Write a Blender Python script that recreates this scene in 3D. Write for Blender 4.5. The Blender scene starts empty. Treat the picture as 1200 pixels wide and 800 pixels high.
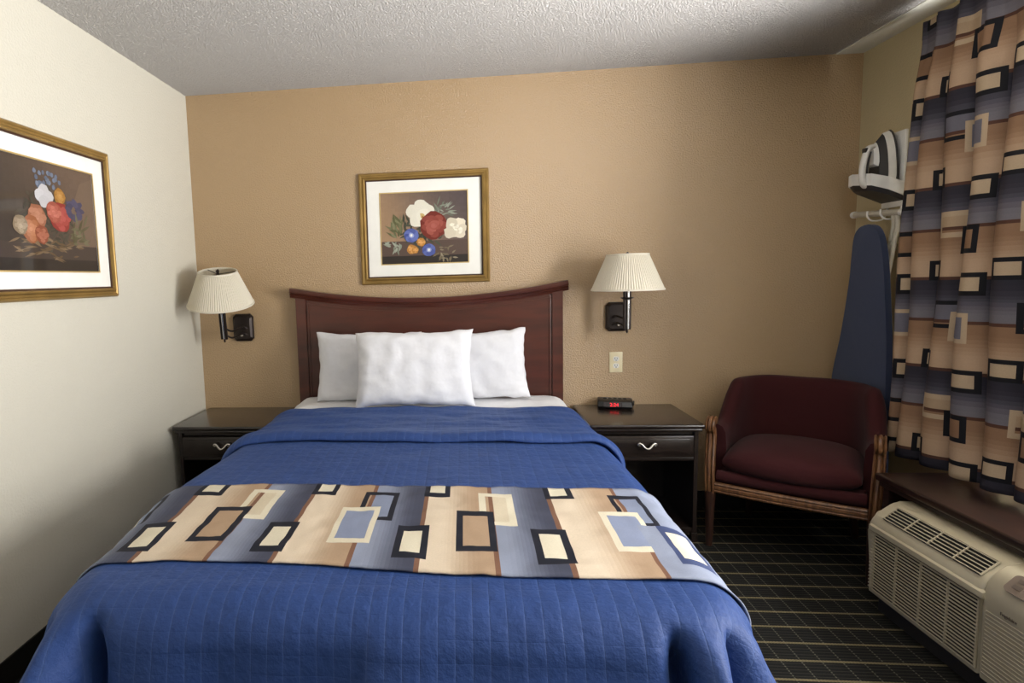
import bpy, bmesh, math, random
from mathutils import Vector, Matrix, noise
random.seed(4)
PI = math.pi
S = bpy.context.scene
COL = S.collection

# ------------------------------------------------------------------ colours / materials
def lin(r, g, b):
    f = lambda c: (c/255/12.92) if c/255 <= .04045 else ((c/255+.055)/1.055)**2.4
    return (f(r), f(g), f(b), 1.0)

class NT:
    """tiny node helper"""
    def __init__(s, m):
        m.use_nodes = True
        s.t = m.node_tree; s.t.nodes.clear()
        s.out = s.t.nodes.new('ShaderNodeOutputMaterial')
    def n(s, kind, **kw):
        nd = s.t.nodes.new(kind)
        for k, v in kw.items(): setattr(nd, k, v)
        return nd
    def l(s, a, b): s.t.links.new(a, b)
    def val(s, sock, v):
        if hasattr(v, 'is_output'): s.l(v, sock)
        else: sock.default_value = v
    def math(s, op, a, b=None, c=None):
        nd = s.n('ShaderNodeMath', operation=op)
        s.val(nd.inputs[0], a)
        if b is not None: s.val(nd.inputs[1], b)
        if c is not None: s.val(nd.inputs[2], c)
        return nd.outputs[0]
    def mix(s, f, a, b):
        nd = s.n('ShaderNodeMix', data_type='RGBA')
        s.val(nd.inputs[0], f); s.val(nd.inputs[6], a); s.val(nd.inputs[7], b)
        return nd.outputs[2]
    def noise(s, vec, scale, detail=3, rough=.5):
        nd = s.n('ShaderNodeTexNoise'); nd.inputs['Scale'].default_value = scale
        nd.inputs['Detail'].default_value = detail; nd.inputs['Roughness'].default_value = rough
        if vec is not None: s.l(vec, nd.inputs['Vector'])
        return nd.outputs['Fac']
    def ramp(s, f, pts):
        nd = s.n('ShaderNodeValToRGB'); s.l(f, nd.inputs[0])
        e = nd.color_ramp.elements
        while len(e) < len(pts): e.new(.5)
        for i, (p, c) in enumerate(pts): e[i].position = p; e[i].color = c
        return nd.outputs[0]
    def bump(s, h, strength=.3, dist=.01, prev=None):
        nd = s.n('ShaderNodeBump'); nd.inputs['Strength'].default_value = strength
        nd.inputs['Distance'].default_value = dist; s.l(h, nd.inputs['Height'])
        if prev is not None: s.l(prev, nd.inputs['Normal'])
        return nd.outputs[0]
    def bsdf(s, **kw):
        p = s.n('ShaderNodeBsdfPrincipled')
        for k, v in kw.items(): s.val(p.inputs[k.replace('_', ' ')], v)
        s.l(p.outputs[0], s.out.inputs[0]); return p
    def obj(s): return s.n('ShaderNodeTexCoord').outputs['Object']
    def pos(s): return s.n('ShaderNodeNewGeometry').outputs['Position']

def new(name):
    m = bpy.data.materials.new(name); return m, NT(m)

def plain(name, rgb, rough=.5, metal=0, var=.06, vscale=12, bump=0, bscale=60, coat=0, spec=.5):
    m, t = new(name); o = t.obj()
    c = lin(*rgb); d = tuple(x*(1-var*2) for x in c[:3])+(1,); u = tuple(min(1, x*(1+var)) for x in c[:3])+(1,)
    col = t.ramp(t.noise(o, vscale), [(.3, d), (.7, u)])
    p = t.bsdf(Base_Color=col, Roughness=rough, Metallic=metal, Coat_Weight=coat, Specular_IOR_Level=spec)
    if bump: t.l(t.bump(t.noise(o, bscale, 4), bump, .004), p.inputs['Normal'])
    return m

def wall_mat(name, rgb, rough, scale, strength, dist, spec=.5, det=3):
    m, t = new(name); o = t.pos()
    c = lin(*rgb); d = tuple(x*.95 for x in c[:3])+(1,)
    col = t.mix(t.noise(o, 2.0, 3), d, c)
    h = t.noise(o, scale, det, .55)
    h2 = t.ramp(h, [(.38, (0, 0, 0, 1)), (.66, (1, 1, 1, 1))])
    p = t.bsdf(Base_Color=col, Roughness=rough, Specular_IOR_Level=spec)
    t.l(t.bump(h2, strength, dist), p.inputs['Normal'])
    return m

def wood(name, dark, light, rough=.3, coat=.3, stretch=(1, 1, 14), scale=6, spec=.5):
    m, t = new(name)
    mp = t.n('ShaderNodeMapping'); t.l(t.obj(), mp.inputs[0])
    mp.inputs['Scale'].default_value = (14/stretch[0], 14/stretch[1], 14/stretch[2])
    f = t.noise(mp.outputs[0], scale, 5, .6)
    col = t.ramp(f, [(.35, lin(*dark)), (.62, lin(*light))])
    p = t.bsdf(Base_Color=col, Roughness=rough, Coat_Weight=coat, Coat_Roughness=.15, Specular_IOR_Level=spec)
    t.l(t.bump(f, .05, .001), p.inputs['Normal'])
    return m

def cloth(name, rgb, rough=.85, weave=900, strength=.15, sheen=.2, wr=0, transl=0):
    m, t = new(name); o = t.obj()
    c = lin(*rgb); d = tuple(x*.9 for x in c[:3])+(1,)
    col = t.mix(t.noise(o, 40, 4), d, c)
    p = t.bsdf(Base_Color=col, Roughness=rough, Sheen_Weight=sheen, Specular_IOR_Level=.25)
    b = t.bump(t.noise(o, weave, 2), strength, .001)
    if wr: b = t.bump(t.noise(o, 9, 3), wr, .02, b)
    t.l(b, p.inputs['Normal'])
    return m

def attr_cloth(name, transl=0, rough=.8, coat=0, weave=.1, satu=True):
    m, t = new(name)
    a = t.n('ShaderNodeAttribute', attribute_name='Col')
    o = t.obj()
    v = t.math('MULTIPLY_ADD', t.noise(o, 300, 2), .24, .88)
    nd = t.n('ShaderNodeVectorMath', operation='SCALE'); t.l(a.outputs['Color'], nd.inputs[0]); t.l(v, nd.inputs['Scale'])
    p = t.bsdf(Base_Color=nd.outputs[0], Roughness=rough, Specular_IOR_Level=.3, Coat_Weight=coat, Coat_Roughness=.05)
    t.l(t.bump(t.noise(o, 700, 2), weave, .001), p.inputs['Normal'])
    if transl:
        tr = t.n('ShaderNodeBsdfTranslucent'); t.l(nd.outputs[0], tr.inputs[0])
        mx = t.n('ShaderNodeMixShader'); mx.inputs[0].default_value = transl
        t.l(p.outputs[0], mx.inputs[1]); t.l(tr.outputs[0], mx.inputs[2]); t.l(mx.outputs[0], t.out.inputs[0])
    return m

M = {}
M['wall_tan'] = wall_mat('tan_wall_paint', (178, 150, 113), .22, 130, .5, .004, .9)
M['wall_cream'] = wall_mat('cream_wall_paint', (208, 204, 190), .5, 110, .3, .003, .4)
M['wall_beige'] = wall_mat('beige_wall_paint', (192, 178, 142), .5, 110, .3, .003, .4)
M['ceiling'] = wall_mat('popcorn_ceiling', (246, 243, 240), .9, 130, 1.0, .024, .2, 5)
M['strip'] = wall_mat('smooth_white_paint', (225, 225, 214), .7, 25, .1, .003, .3)
M['baseboard'] = plain('black_rubber_base', (20, 19, 18), .5)
M['cherry'] = wood('cherry_stained_wood', (66, 29, 18), (82, 37, 24), .36, .3, (14, 3, 2), 3)
M['espresso'] = wood('espresso_wood', (24, 18, 15), (38, 29, 25), .27, .4, (14, 1, 14/6))
M['ledgewood'] = wood('dark_brown_ledge_wood', (24, 14, 11), (42, 25, 19), .36, .2, (1, 14, 1))
M['chairwood'] = wood('worn_honey_wood', (80, 50, 30), (124, 86, 54), .4, .2, (1, 1, 10))
M['legwood'] = wood('dark_leg_wood', (34, 20, 14), (56, 32, 22), .4, .2, (1, 1, 10))
M['sheet'] = cloth('white_cotton_sheet', (236, 236, 238), .8, 600, .08, .1)
M['pillow'] = cloth('white_cotton_pillow', (230, 231, 236), .8, 600, .08, .1, .35)
M['maroon'] = cloth('maroon_upholstery', (56, 18, 20), .92, 220, .5, .04)
M['boardblue'] = cloth('navy_board_cover', (58, 68, 94), .85, 500, .2, .15, .1)
M['gold'] = plain('brushed_gold_frame', (164, 134, 78), .38, .6, .12, 8, .1, 30)
M['goldlight'] = plain('pale_gold_fillet', (214, 188, 130), .4, .5)
M['framedark'] = plain('dark_frame_lip', (62, 36, 24), .5)  # dark brown of the picture frames' inner lip and backing
M['mat'] = plain('cream_mat_board', (240, 239, 232), .6, 0, .02, coat=.6)
M['bronze'] = plain('dark_bronze_metal', (48, 40, 37), .32, .6, .1, 10)
M['chrome'] = plain('satin_nickel', (205, 200, 192), .25, .9)
M['steel'] = plain('polished_steel', (200, 200, 202), .18, 1)
M['ivory'] = plain('ivory_plastic', (226, 214, 178), .35)
M['slot'] = plain('black_slot', (8, 8, 8), .7)
M['black'] = plain('black_plastic', (16, 16, 17), .3)
M['glassblk'] = plain('dark_display_glass', (22, 8, 9), .12)
M['white'] = plain('white_plastic', (228, 227, 222), .35)
M['offwhite'] = plain('beige_appliance_plastic', (180, 170, 144), .45, 0, .04, 5)
M['vent'] = plain('beige_louvre_plastic', (174, 164, 140), .5, 0, .03, 5)
M['panelbrown'] = plain('taupe_control_panel', (118, 104, 92), .4)
M['button'] = plain('taupe_buttons', (98, 86, 76), .45)
M['dkgrey'] = plain('charcoal_plastic', (46, 44, 44), .4)
M['midgrey'] = plain('grey_plastic', (120, 118, 115), .4)
M['box'] = cloth('dark_box_spring_cloth', (40, 38, 38))
M['wirewhite'] = plain('white_enamelled_tube', (190, 184, 168), .35)
M['mattress'] = cloth('mattress_ticking', (215, 213, 208))
M['winframe'] = plain('white_window_frame', (222, 222, 218), .4)
M['fabric'] = attr_cloth('geometric_print_cotton', 0, .75)
M['curtain'] = attr_cloth('geometric_print_curtain', .05, .75)
M['print'] = attr_cloth('printed_art_paper', 0, .5, .7, .02)

def emis(name, rgb, s):
    m, t = new(name); e = t.n('ShaderNodeEmission'); e.inputs[0].default_value = lin(*rgb); e.inputs[1].default_value = s
    t.l(e.outputs[0], t.out.inputs[0]); return m
M['led'] = emis('red_led_digits', (255, 40, 50), 2.2)

def glass_mat():
    m, t = new('window_glass')
    a = t.n('ShaderNodeBsdfTransparent'); b = t.n('ShaderNodeBsdfGlossy'); b.inputs['Roughness'].default_value = .02
    x = t.n('ShaderNodeMixShader'); x.inputs[0].default_value = .06
    t.l(a.outputs[0], x.inputs[1]); t.l(b.outputs[0], x.inputs[2]); t.l(x.outputs[0], t.out.inputs[0]); return m
M['glass'] = glass_mat()

def shade_mat():
    m, t = new('pleated_ivory_shade')
    p = t.bsdf(Base_Color=lin(236, 231, 216), Roughness=.8, Specular_IOR_Level=.2)
    tr = t.n('ShaderNodeBsdfTranslucent'); tr.inputs[0].default_value = lin(240, 230, 205)
    mx = t.n('ShaderNodeMixShader'); mx.inputs[0].default_value = .3
    t.l(p.outputs[0], mx.inputs[1]); t.l(tr.outputs[0], mx.inputs[2]); t.l(mx.outputs[0], t.out.inputs[0]); return m
M['shade'] = shade_mat()

def quilt_mat():
    m, t = new('blue_channel_quilt')
    uv = t.n('ShaderNodeUVMap', uv_map='UVMap').outputs[0]
    sp = t.n('ShaderNodeSeparateXYZ'); t.l(uv, sp.inputs[0])
    def ridge(x, per, pw):
        a = t.math('ABSOLUTE', t.math('SINE', t.math('MULTIPLY', x, PI/per)))
        return t.math('POWER', a, pw)
    wob = t.math('MULTIPLY', t.noise(t.obj(), 6, 2), .006)
    ru = ridge(t.math('ADD', sp.outputs[0], wob), .037, .22)
    rv = ridge(sp.outputs[1], .043, .2)
    h = t.math('ADD', ru, t.math('MULTIPLY', rv, .5))
    wr = t.noise(t.obj(), 26, 4, .6)
    line = t.math('POWER', t.math('SUBTRACT', 1.0, ru), 1.6)
    base = t.mix(t.noise(t.obj(), 18, 4), lin(34, 59, 112), lin(40, 68, 127))
    col = t.mix(t.math('MULTIPLY', line, .5), base, lin(84, 106, 152))  # paler stitch lines: the quilt's sheen put into the colour
    p = t.bsdf(Base_Color=col, Roughness=.62, Sheen_Weight=.15, Sheen_Roughness=.4, Specular_IOR_Level=.3)
    p.inputs['Sheen Tint'].default_value = lin(130, 160, 220)
    b = t.bump(h, .5, .0035)
    t.l(t.bump(wr, .55, .010, b), p.inputs['Normal'])
    return m
M['quilt'] = quilt_mat()

def carpet_mat():
    m, t = new('dark_gridded_carpet')
    sp = t.n('ShaderNodeSeparateXYZ'); t.l(t.pos(), sp.inputs[0]); X, Y = sp.outputs[0], sp.outputs[1]
    def lines(c, per, off, w):
        f = t.math('FRACT', t.math('DIVIDE', t.math('SUBTRACT', c, off-per*50), per))
        d = t.math('ABSOLUTE', t.math('SUBTRACT', f, .5))
        return t.math('GREATER_THAN', d, .5 - w/per/2)
    twist = t.math('GREATER_THAN', t.math('SINE', t.math('MULTIPLY', t.math('ADD', X, t.math('MULTIPLY', Y, 1.2)), 2*PI/.011)), -.3)
    major = lines(Y, .1024, -.469, .011)
    minor = lines(Y, .1024/6, -.469, .0035)
    colm = lines(X, .0672, 1.358, .0045)
    dash = t.math('GREATER_THAN', t.math('SINE', t.math('MULTIPLY', Y, 2*PI/.012)), -.2)
    base = t.mix(t.noise(t.pos(), 300, 2), lin(17, 17, 17), lin(34, 33, 31))
    c1 = t.mix(t.math('MULTIPLY', minor, .55), base, lin(60, 58, 50))
    c2 = t.mix(t.math('MULTIPLY', t.math('MULTIPLY', colm, dash), .8), c1, lin(92, 90, 78))
    c3 = t.mix(t.math('MULTIPLY', major, t.math('MULTIPLY_ADD', twist, .6, .3)), c2, lin(124, 113, 84))
    p = t.bsdf(Base_Color=c3, Roughness=.95, Specular_IOR_Level=.1)
    h = t.math('ADD', t.noise(t.pos(), 500, 2), t.math('MULTIPLY', major, .8))
    t.l(t.bump(h, .5, .004), p.inputs['Normal'])
    return m
M['carpet'] = carpet_mat()

# ------------------------------------------------------------------ mesh helpers
def B(): return bmesh.new()

def obj(name, bm, mat, parent=None, smooth=None, sub=0, solid=0, loc=None):
    me = bpy.data.meshes.new(name)
    bmesh.ops.recalc_face_normals(bm, faces=bm.faces[:]) if solid == 0 else None
    bm.to_mesh(me); bm.free()
    o = bpy.data.objects.new(name, me); COL.objects.link(o)
    me.materials.append(M[mat])
    if smooth is not None:
        for p in me.polygons: p.use_smooth = True
        if smooth < 180:
            me.set_sharp_from_angle(angle=math.radians(smooth))
    if parent: o.parent = parent
    if solid:
        s = o.modifiers.new('solid', 'SOLIDIFY'); s.thickness = solid; s.offset = 0
    if sub:
        s = o.modifiers.new('sub', 'SUBSURF'); s.levels = sub; s.render_levels = sub
    return o

def tag(o, label, cat, group=None):
    o['label'] = label; o['category'] = cat
    if group: o['group'] = group
    return o

def thing(name, label, cat, loc=(0, 0, 0), rot=(0, 0, 0), group=None):
    o = bpy.data.objects.new(name, None); COL.objects.link(o)
    o.location = loc; o.rotation_euler = rot; o.empty_display_size = .1
    return tag(o, label, cat, group)

def struct(name, bm, mat, parent=None, **k):
    o = obj(name, bm, mat, parent, **k)
    if not parent: o['kind'] = 'structure'
    return o

def box(bm, x0, x1, y0, y1, z0, z1, bev=0, seg=2, mtx=None):
    r = bmesh.ops.create_cube(bm, size=1)
    vs = r['verts']
    for v in vs:
        v.co = Vector(((x0+x1)/2+v.co.x*(x1-x0), (y0+y1)/2+v.co.y*(y1-y0), (z0+z1)/2+v.co.z*(z1-z0)))
    if bev:
        es = list({e for v in vs for e in v.link_edges})
        r = bmesh.ops.bevel(bm, geom=es, offset=bev, segments=seg, profile=.6, affect='EDGES')
        vs = list({v for f in r['faces'] for v in f.verts} | {v for v in vs if v.is_valid})
    if mtx is not None:
        for v in vs: v.co = mtx @ v.co
    return vs

def tube(bm, pts, r, seg=10, caps=True):
    pts = [Vector(p) for p in pts]; rings = []
    rr = r if isinstance(r, (list, tuple)) else [r]*len(pts)
    up = None
    for i, p in enumerate(pts):
        d = (pts[min(i+1, len(pts)-1)]-pts[max(i-1, 0)]).normalized()
        if up is None:
            up = Vector((0, 0, 1)) if abs(d.z) < .9 else Vector((1, 0, 0))
        a = d.cross(up).normalized(); up = a.cross(d).normalized()
        rings.append([bm.verts.new(p+a*math.cos(2*PI*k/seg)*rr[i]+up*math.sin(2*PI*k/seg)*rr[i]) for k in range(seg)])
    for a, b in zip(rings, rings[1:]):
        for k in range(seg): bm.faces.new((a[k], a[(k+1) % seg], b[(k+1) % seg], b[k]))
    if caps:
        bm.faces.new(rings[0][::-1]); bm.faces.new(rings[-1])

def spline(pts, n=8):
    P = [Vector(p) for p in pts]; P = [P[0]*2-P[1]]+P+[P[-1]*2-P[-2]]; out = []
    for i in range(1, len(P)-2):
        for k in range(n):
            t = k/n
            out.append(.5*((2*P[i])+(-P[i-1]+P[i+1])*t+(2*P[i-1]-5*P[i]+4*P[i+1]-P[i+2])*t*t+(-P[i-1]+3*P[i]-3*P[i+1]+P[i+2])*t**3))
    out.append(P[-2]); return out

def sweep(bm, path, section, side, caps=True, scale=None):
    """section: (a,b) pairs; a along side vector, b along path normal"""
    path = [Vector(p) for p in path]; side = Vector(side).normalized(); rings = []
    for i, p in enumerate(path):
        d = (path[min(i+1, len(path)-1)]-path[max(i-1, 0)]).normalized()
        n = d.cross(side).normalized(); s = scale[i] if scale else 1
        rings.append([bm.verts.new(p+side*a*s+n*b*s) for a, b in section])
    k = len(section)
    for r0, r1 in zip(rings, rings[1:]):
        for j in range(k): bm.faces.new((r0[j], r0[(j+1) % k], r1[(j+1) % k], r1[j]))
    if caps: bm.faces.new(rings[0][::-1]); bm.faces.new(rings[-1])

def lathe(bm, prof, seg=32, c=(0, 0, 0), closed=False, ripple=None):
    c = Vector(c); rings = []
    for i, (r, z) in enumerate(prof):
        rings.append([bm.verts.new(c+Vector(((r+(ripple(k, i) if ripple else 0))*math.cos(2*PI*k/seg), (r+(ripple(k, i) if ripple else 0))*math.sin(2*PI*k/seg), z))) for k in range(seg)])
    for a, b in zip(rings, rings[1:]):
        for k in range(seg): bm.faces.new((a[k], a[(k+1) % seg], b[(k+1) % seg], b[k]))
    if closed:
        bm.faces.new(rings[0][::-1]); bm.faces.new(rings[-1])

def prism(bm, poly, axis, lo, hi, bev=0, seg=2):
    """poly: 2D points in the plane of the two other axes (x,y / x,z / y,z order)"""
    def mk(a, b, h):
        return {'x': (h, a, b), 'y': (a, h, b), 'z': (a, b, h)}[axis]
    v0 = [bm.verts.new(mk(a, b, lo)) for a, b in poly]; v1 = [bm.verts.new(mk(a, b, hi)) for a, b in poly]
    n = len(poly)
    fs = [bm.faces.new(v0[::-1]), bm.faces.new(v1)]
    for i in range(n): fs.append(bm.faces.new((v0[i], v0[(i+1) % n], v1[(i+1) % n], v1[i])))
    if bev:
        es = list(fs[0].edges)+list(fs[1].edges)
        bmesh.ops.bevel(bm, geom=es, offset=bev, segments=seg, profile=.5, affect='EDGES')
    return v0+v1

def text(name, s, mat, parent, size, M4, ext=.0006, label=None):
    cu = bpy.data.curves.new(name, 'FONT'); cu.body = s; cu.size = size; cu.extrude = ext
    cu.align_x = 'CENTER'; cu.align_y = 'CENTER'
    tmp = bpy.data.objects.new(name+'_outline', cu); COL.objects.link(tmp)
    bpy.context.view_layer.update()
    me = bpy.data.meshes.new_from_object(tmp.evaluated_get(bpy.context.evaluated_depsgraph_get()))
    bpy.data.objects.remove(tmp); bpy.data.curves.remove(cu)
    me.name = name; me.materials.clear(); me.materials.append(M[mat])
    o = bpy.data.objects.new(name, me); COL.objects.link(o)
    o.parent = parent; o.matrix_local = M4
    if label: o['label'] = label
    return o

def ss(a, b, x):
    t = max(0, min(1, (x-a)/(b-a))); return t*t*(3-2*t)

# ------------------------------------------------------------------ room
XL, XR, H, YF = -1.29, 2.371, 2.44, -5.3
bm = B(); box(bm, XL-.1, XR+.1, YF-.1, .1, -.1, 0); struct('floor', bm, 'carpet')
bm = B(); box(bm, XL-.1, XR+.1, YF-.1, .1, H, H+.1); struct('ceiling', bm, 'ceiling')
bm = B(); box(bm, XL-.1, XR+.1, 0, .1, 0, H); struct('wall_back', bm, 'wall_tan')
bm = B(); box(bm, XL-.1, XL, YF, 0, 0, H); struct('wall_left', bm, 'wall_cream')
bm = B(); box(bm, XL, XR, YF-.1, YF, 0, H); struct('wall_front', bm, 'wall_cream')
WY0, WY1, WZ0, WZ1 = -3.65, -.95, .52, 2.26
bm = B()
box(bm, XR, XR+.14, WY1, 0, 0, H); box(bm, XR, XR+.14, YF, WY0, 0, H)
box(bm, XR, XR+.14, WY0, WY1, 0, WZ0); box(bm, XR, XR+.14, WY0, WY1, WZ1, H)
struct('wall_right', bm, 'wall_beige')
bm = B(); box(bm, 2.236, XR, YF, 0, H-.004, H, 0); struct('trim_1', bm, 'strip')
bm = B(); box(bm, XL, XL+.008, YF, 0, 0, .1, .003); struct('baseboard_left', bm, 'baseboard')
bm = B(); box(bm, XL+.008, XR-.008, -.008, 0, 0, .1, .003); struct('baseboard_back', bm, 'baseboard')
bm = B(); box(bm, XR-.008, XR, -.87, -.008, 0, .1, .003); struct('baseboard_right', bm, 'baseboard')
bm = B()
xw0, xw1 = XR+.07, XR+.12
box(bm, xw0, xw1, WY0, WY1, WZ0, WZ0+.05, .004); box(bm, xw0, xw1, WY0, WY1, WZ1-.05, WZ1, .004)
for y in (WY0, (WY0+WY1)/2-.03, WY1-.05): box(bm, xw0+.002, xw1-.002, y, y+.05, WZ0+.045, WZ1-.045, .004)
win = struct('window_1', bm, 'winframe')
bm = B(); box(bm, XR+.092, XR+.098, WY0+.04, WY1-.04, WZ0+.04, WZ1-.04); obj('glass', bm, 'glass', win)

# ------------------------------------------------------------------ bed
bed = thing('bed', 'double bed with dark cherry curved headboard against the tan wall', 'bed', (.08, 0, 0))
CX = .08
# headboard: panel with concave top, side posts, crown moulding following the arc
def arc_z(x, z_end, z_mid, half): return z_mid+(z_end-z_mid)*(abs(x)/half)**2
def strip_board(bm, x0, x1, ztop, zbot, y0, y1, n=40):
    vs = []
    for i in range(n+1):
        x = x0+(x1-x0)*i/n
        vs.append([bm.verts.new((x, y, z)) for y, z in ((y0, zbot), (y1, zbot), (y1, ztop(x)), (y0, ztop(x)))])
    for a, b in zip(vs, vs[1:]):
        for k in range(4): bm.faces.new((a[k], a[(k+1) % 4], b[(k+1) % 4], b[k]))
    bm.faces.new(vs[0][::-1]); bm.faces.new(vs[-1])
bm = B()
ZE, ZM, HB = 1.262, 1.195, .755
strip_board(bm, -.755, .755, lambda x: arc_z(x, ZE, ZM, HB), .25, -.055, -.02)
hb = obj('headboard', bm, 'cherry', bed)
for s in (-1, 1):
    bm = B()
    xa, xb = sorted((s*.70, s*.758))
    strip_board(bm, xa, xb, lambda x: arc_z(x, ZE, ZM, HB)-.001, 0.0, -.066, -.05, 4)
    x2 = s*.688; box(bm, x2-.005, x2+.005, -.060, -.05, .4, 1.235, .002)
    obj('headboard_post', bm, 'cherry', hb)
bm = B()
path = [(x/100*.785*1, -.05, arc_z(x/100*.785, 1.288, 1.212, .785)) for x in range(-100, 101, 4)]
sec = [(-.030, -.028), (-.030, .028), (.014, .028), (.020, .016), (.028, .014), (.034, .002), (.046, -.002), (.050, -.014), (.050, -.028)]
sweep(bm, path, [(a, b) for a, b in sec], (0, -1, 0))
for v in bm.verts: pass
obj('crown_moulding', bm, 'cherry', hb, smooth=25)
bm = B()
path = [(x/100*.70, -.05, arc_z(x/100*.70, 1.222, 1.160, .70)) for x in range(-100, 101, 5)]
sweep(bm, path, [(0, -.004), (0, .004), (.012, .004), (.012, -.004)], (0, -1, 0))
obj('headboard_bead', bm, 'cherry', hb)
bm = B(); box(bm, -.74, .74, -2.05, -.09, .38, .595, .05, 4); obj('mattress', bm, 'mattress', bed, smooth=40)
bm = B(); box(bm, -.74, .74, -2.05, -.09, .16, .375, .02, 3); obj('box_spring', bm, 'box', bed, smooth=40)
for x in (-.6, .6):
    for y in (-.3, -1.9):
        bm = B(); lathe(bm, [(.022, 0), (.026, .02), (.026, .165)], 16, (x, y, 0), True); obj('leg', bm, 'black', bed, smooth=40)

# cloth laid over the bed: s = across from the centre line, t = distance from the back wall
W, T, RC, RR = .785, 2.255, .15, .085
def nz(x, y, z=0): return noise.noise(Vector((x, y, z)))
def over_bed(s, t, off=0.0, flare=.16, amp=1.0):
    a, b = W-RC, T-RC
    ox, oy = max(abs(s)-a, 0), max(t-b, 0)
    L = math.hypot(ox, oy); sg = 1 if s >= 0 else -1
    bx, by = sg*min(abs(s), a), min(t, b)
    if L > 1e-9: dx, dy = sg*ox/L, oy/L
    else: dx, dy = 0, 0
    r = RR+off; fl = RC-RR
    hd = ss(.5, 1.2, t); flare = flare*hd+.01; amp = amp*hd
    if sg > 0: flare += .10*ss(.9, 1.7, t)
    if L < fl: out, dn = L, 0.0
    elif L < fl+r*PI/2:
        q = (L-fl)/r; out, dn = fl+r*math.sin(q), r*(1-math.cos(q))
    else:
        h = L-fl-r*PI/2; out, dn = fl+r+flare*h, r+h*math.sqrt(1-flare*flare)
    h = max(0, dn-.02)
    phi = math.atan2(oy, ox) if L > 1e-9 else 0
    w = min(1, h/.25)
    side = (1-ss(0, .25, phi))
    foot = ss(PI/2-.25, PI/2, phi)
    rip = amp*w*(.016*math.sin(t*9+sg*1.3)+.010*math.sin(t*17+2))*side + amp*w*(.012*math.sin(s*11+.8)+.010*math.sin(s*23))*foot
    cor = (1-side)*(1-foot)
    rip += amp*w*cor*.05*math.cos(phi*8+ (0.6 if sg > 0 else 2.6))
    out += rip
    # deep corner fold on the foot beside the right hand corner
    wf = min(1, h/.12)
    if sg > 0:
        out -= amp*.16*wf*math.exp(-((abs(s)-.615-.05*h)/.024)**2)*ss(.0, .1, oy-.05)
        out += amp*.07*wf*math.exp(-((abs(s)-.675-.05*h)/.030)**2)*ss(0, .1, oy-.05)
        out -= amp*.10*wf*math.exp(-((abs(s)-.73-.10*h)/.016)**2)*ss(0, .1, oy-.05)
    else:
        out += amp*.10*wf*math.exp(-((abs(s)-.72-.04*h)/.032)**2)*ss(.0, .1, oy-.03)
        out -= amp*.09*wf*math.exp(-((abs(s)-.630)/.026)**2)*ss(.0, .1, oy-.05)
    if sg > 0: out += .035*w*ss(0, .5, phi)
    top = .655 - .025*ss(.8, 2.2, t) + off
    top += .006*nz(s*3, t*3)+.003*nz(s*9, t*9, 2) - .010*(min(abs(s), W)/W)**4
    x = bx+dx*out; y = by+dy*out
    # the left side bunches outward beside the runner
    if s > 0: x += .030*ss(.5, 1.6, t)*ss(.3, .8, s)
    x -= sg*.014*(1-hd)*ss(.4, .7, abs(s))
    if s < 0: x -= .045*math.exp(-((t-1.55)/.33)**2)*ss(.45, .8, abs(s))
    return Vector((CX+x, -y, max(.012, top-dn)))

def lattice(us, vs, fn, colf=None, uvf=None):
    bm = B(); uvl = bm.loops.layers.uv.new('UVMap')
    cl = bm.loops.layers.float_color.new('Col') if colf else None
    g = [[bm.verts.new(fn(u, v)) for v in vs] for u in us]
    for i in range(len(us)-1):
        for j in range(len(vs)-1):
            f = bm.faces.new((g[i][j], g[i+1][j], g[i+1][j+1], g[i][j+1])); f.smooth = True
            uu = ((us[i], vs[j]), (us[i+1], vs[j]), (us[i+1], vs[j+1]), (us[i], vs[j+1]))
            for lp, q in zip(f.loops, uu): lp[uvl].uv = q
            if colf:
                c = colf((us[i]+us[i+1])/2, (vs[j]+vs[j+1])/2)
                for lp in f.loops: lp[cl] = c
    return bm
def frange(a, b, st):
    n = max(1, round((b-a)/st)); return [a+(b-a)*i/n for i in range(n+1)]

HW = W+.40
bm = lattice(frange(-W-.10, W+.10, .02), frange(.085, .95, .02),
             lambda s, t: over_bed(s, t, .004, .05, .3)+Vector((0, 0, .02*math.exp(-((t-.12)/.14)**2)+.006*nz(s*7, t*16)+.004*nz(s*22, t*9))))
tag(obj('sheet', bm, 'sheet', solid=.004, smooth=180), 'white cotton sheet showing between the pillows and the blue quilt', 'sheet')
bm = lattice(frange(-HW, HW, .0138), frange(.50, T+.38, .0138), lambda s, t: over_bed(s, t, .016))
quilt = tag(obj('quilt', bm, 'quilt', solid=.010, smooth=180), 'blue channel-stitched quilt covering the bed and hanging over its edges', 'quilt')
def cuff(s, t):
    o = .034+.018*ss(.85, 1.0, t)+.010*nz(s*4, t*11, 5)+.004*nz(s*9, t*30, 5)
    if t > 1.0: o -= .022*((t-1.0)/.04)**2
    tt = t + .012*math.sin(s*4+1) + (.02*(abs(s)/W)**2)
    return over_bed(s, tt, o)
bm = lattice(frange(-HW+.02, HW-.02, .016), frange(.43, 1.04, .0145), cuff)
obj('folded_cuff', bm, 'quilt', quilt, solid=.010, smooth=180)

# printed fabric, shared by the runner and the curtain. p: periods of the stripe, q: across
CR, TN, BR = (214, 198, 176), (172, 146, 120), (122, 88, 70)
LB, DS, DK, IV = (138, 146, 166), (66, 70, 88), (24, 27, 40), (216, 208, 186)
TQ = 1.26
def mixc(a, b, t): return tuple(x+(y-x)*t for x, y in zip(a, b))
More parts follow.
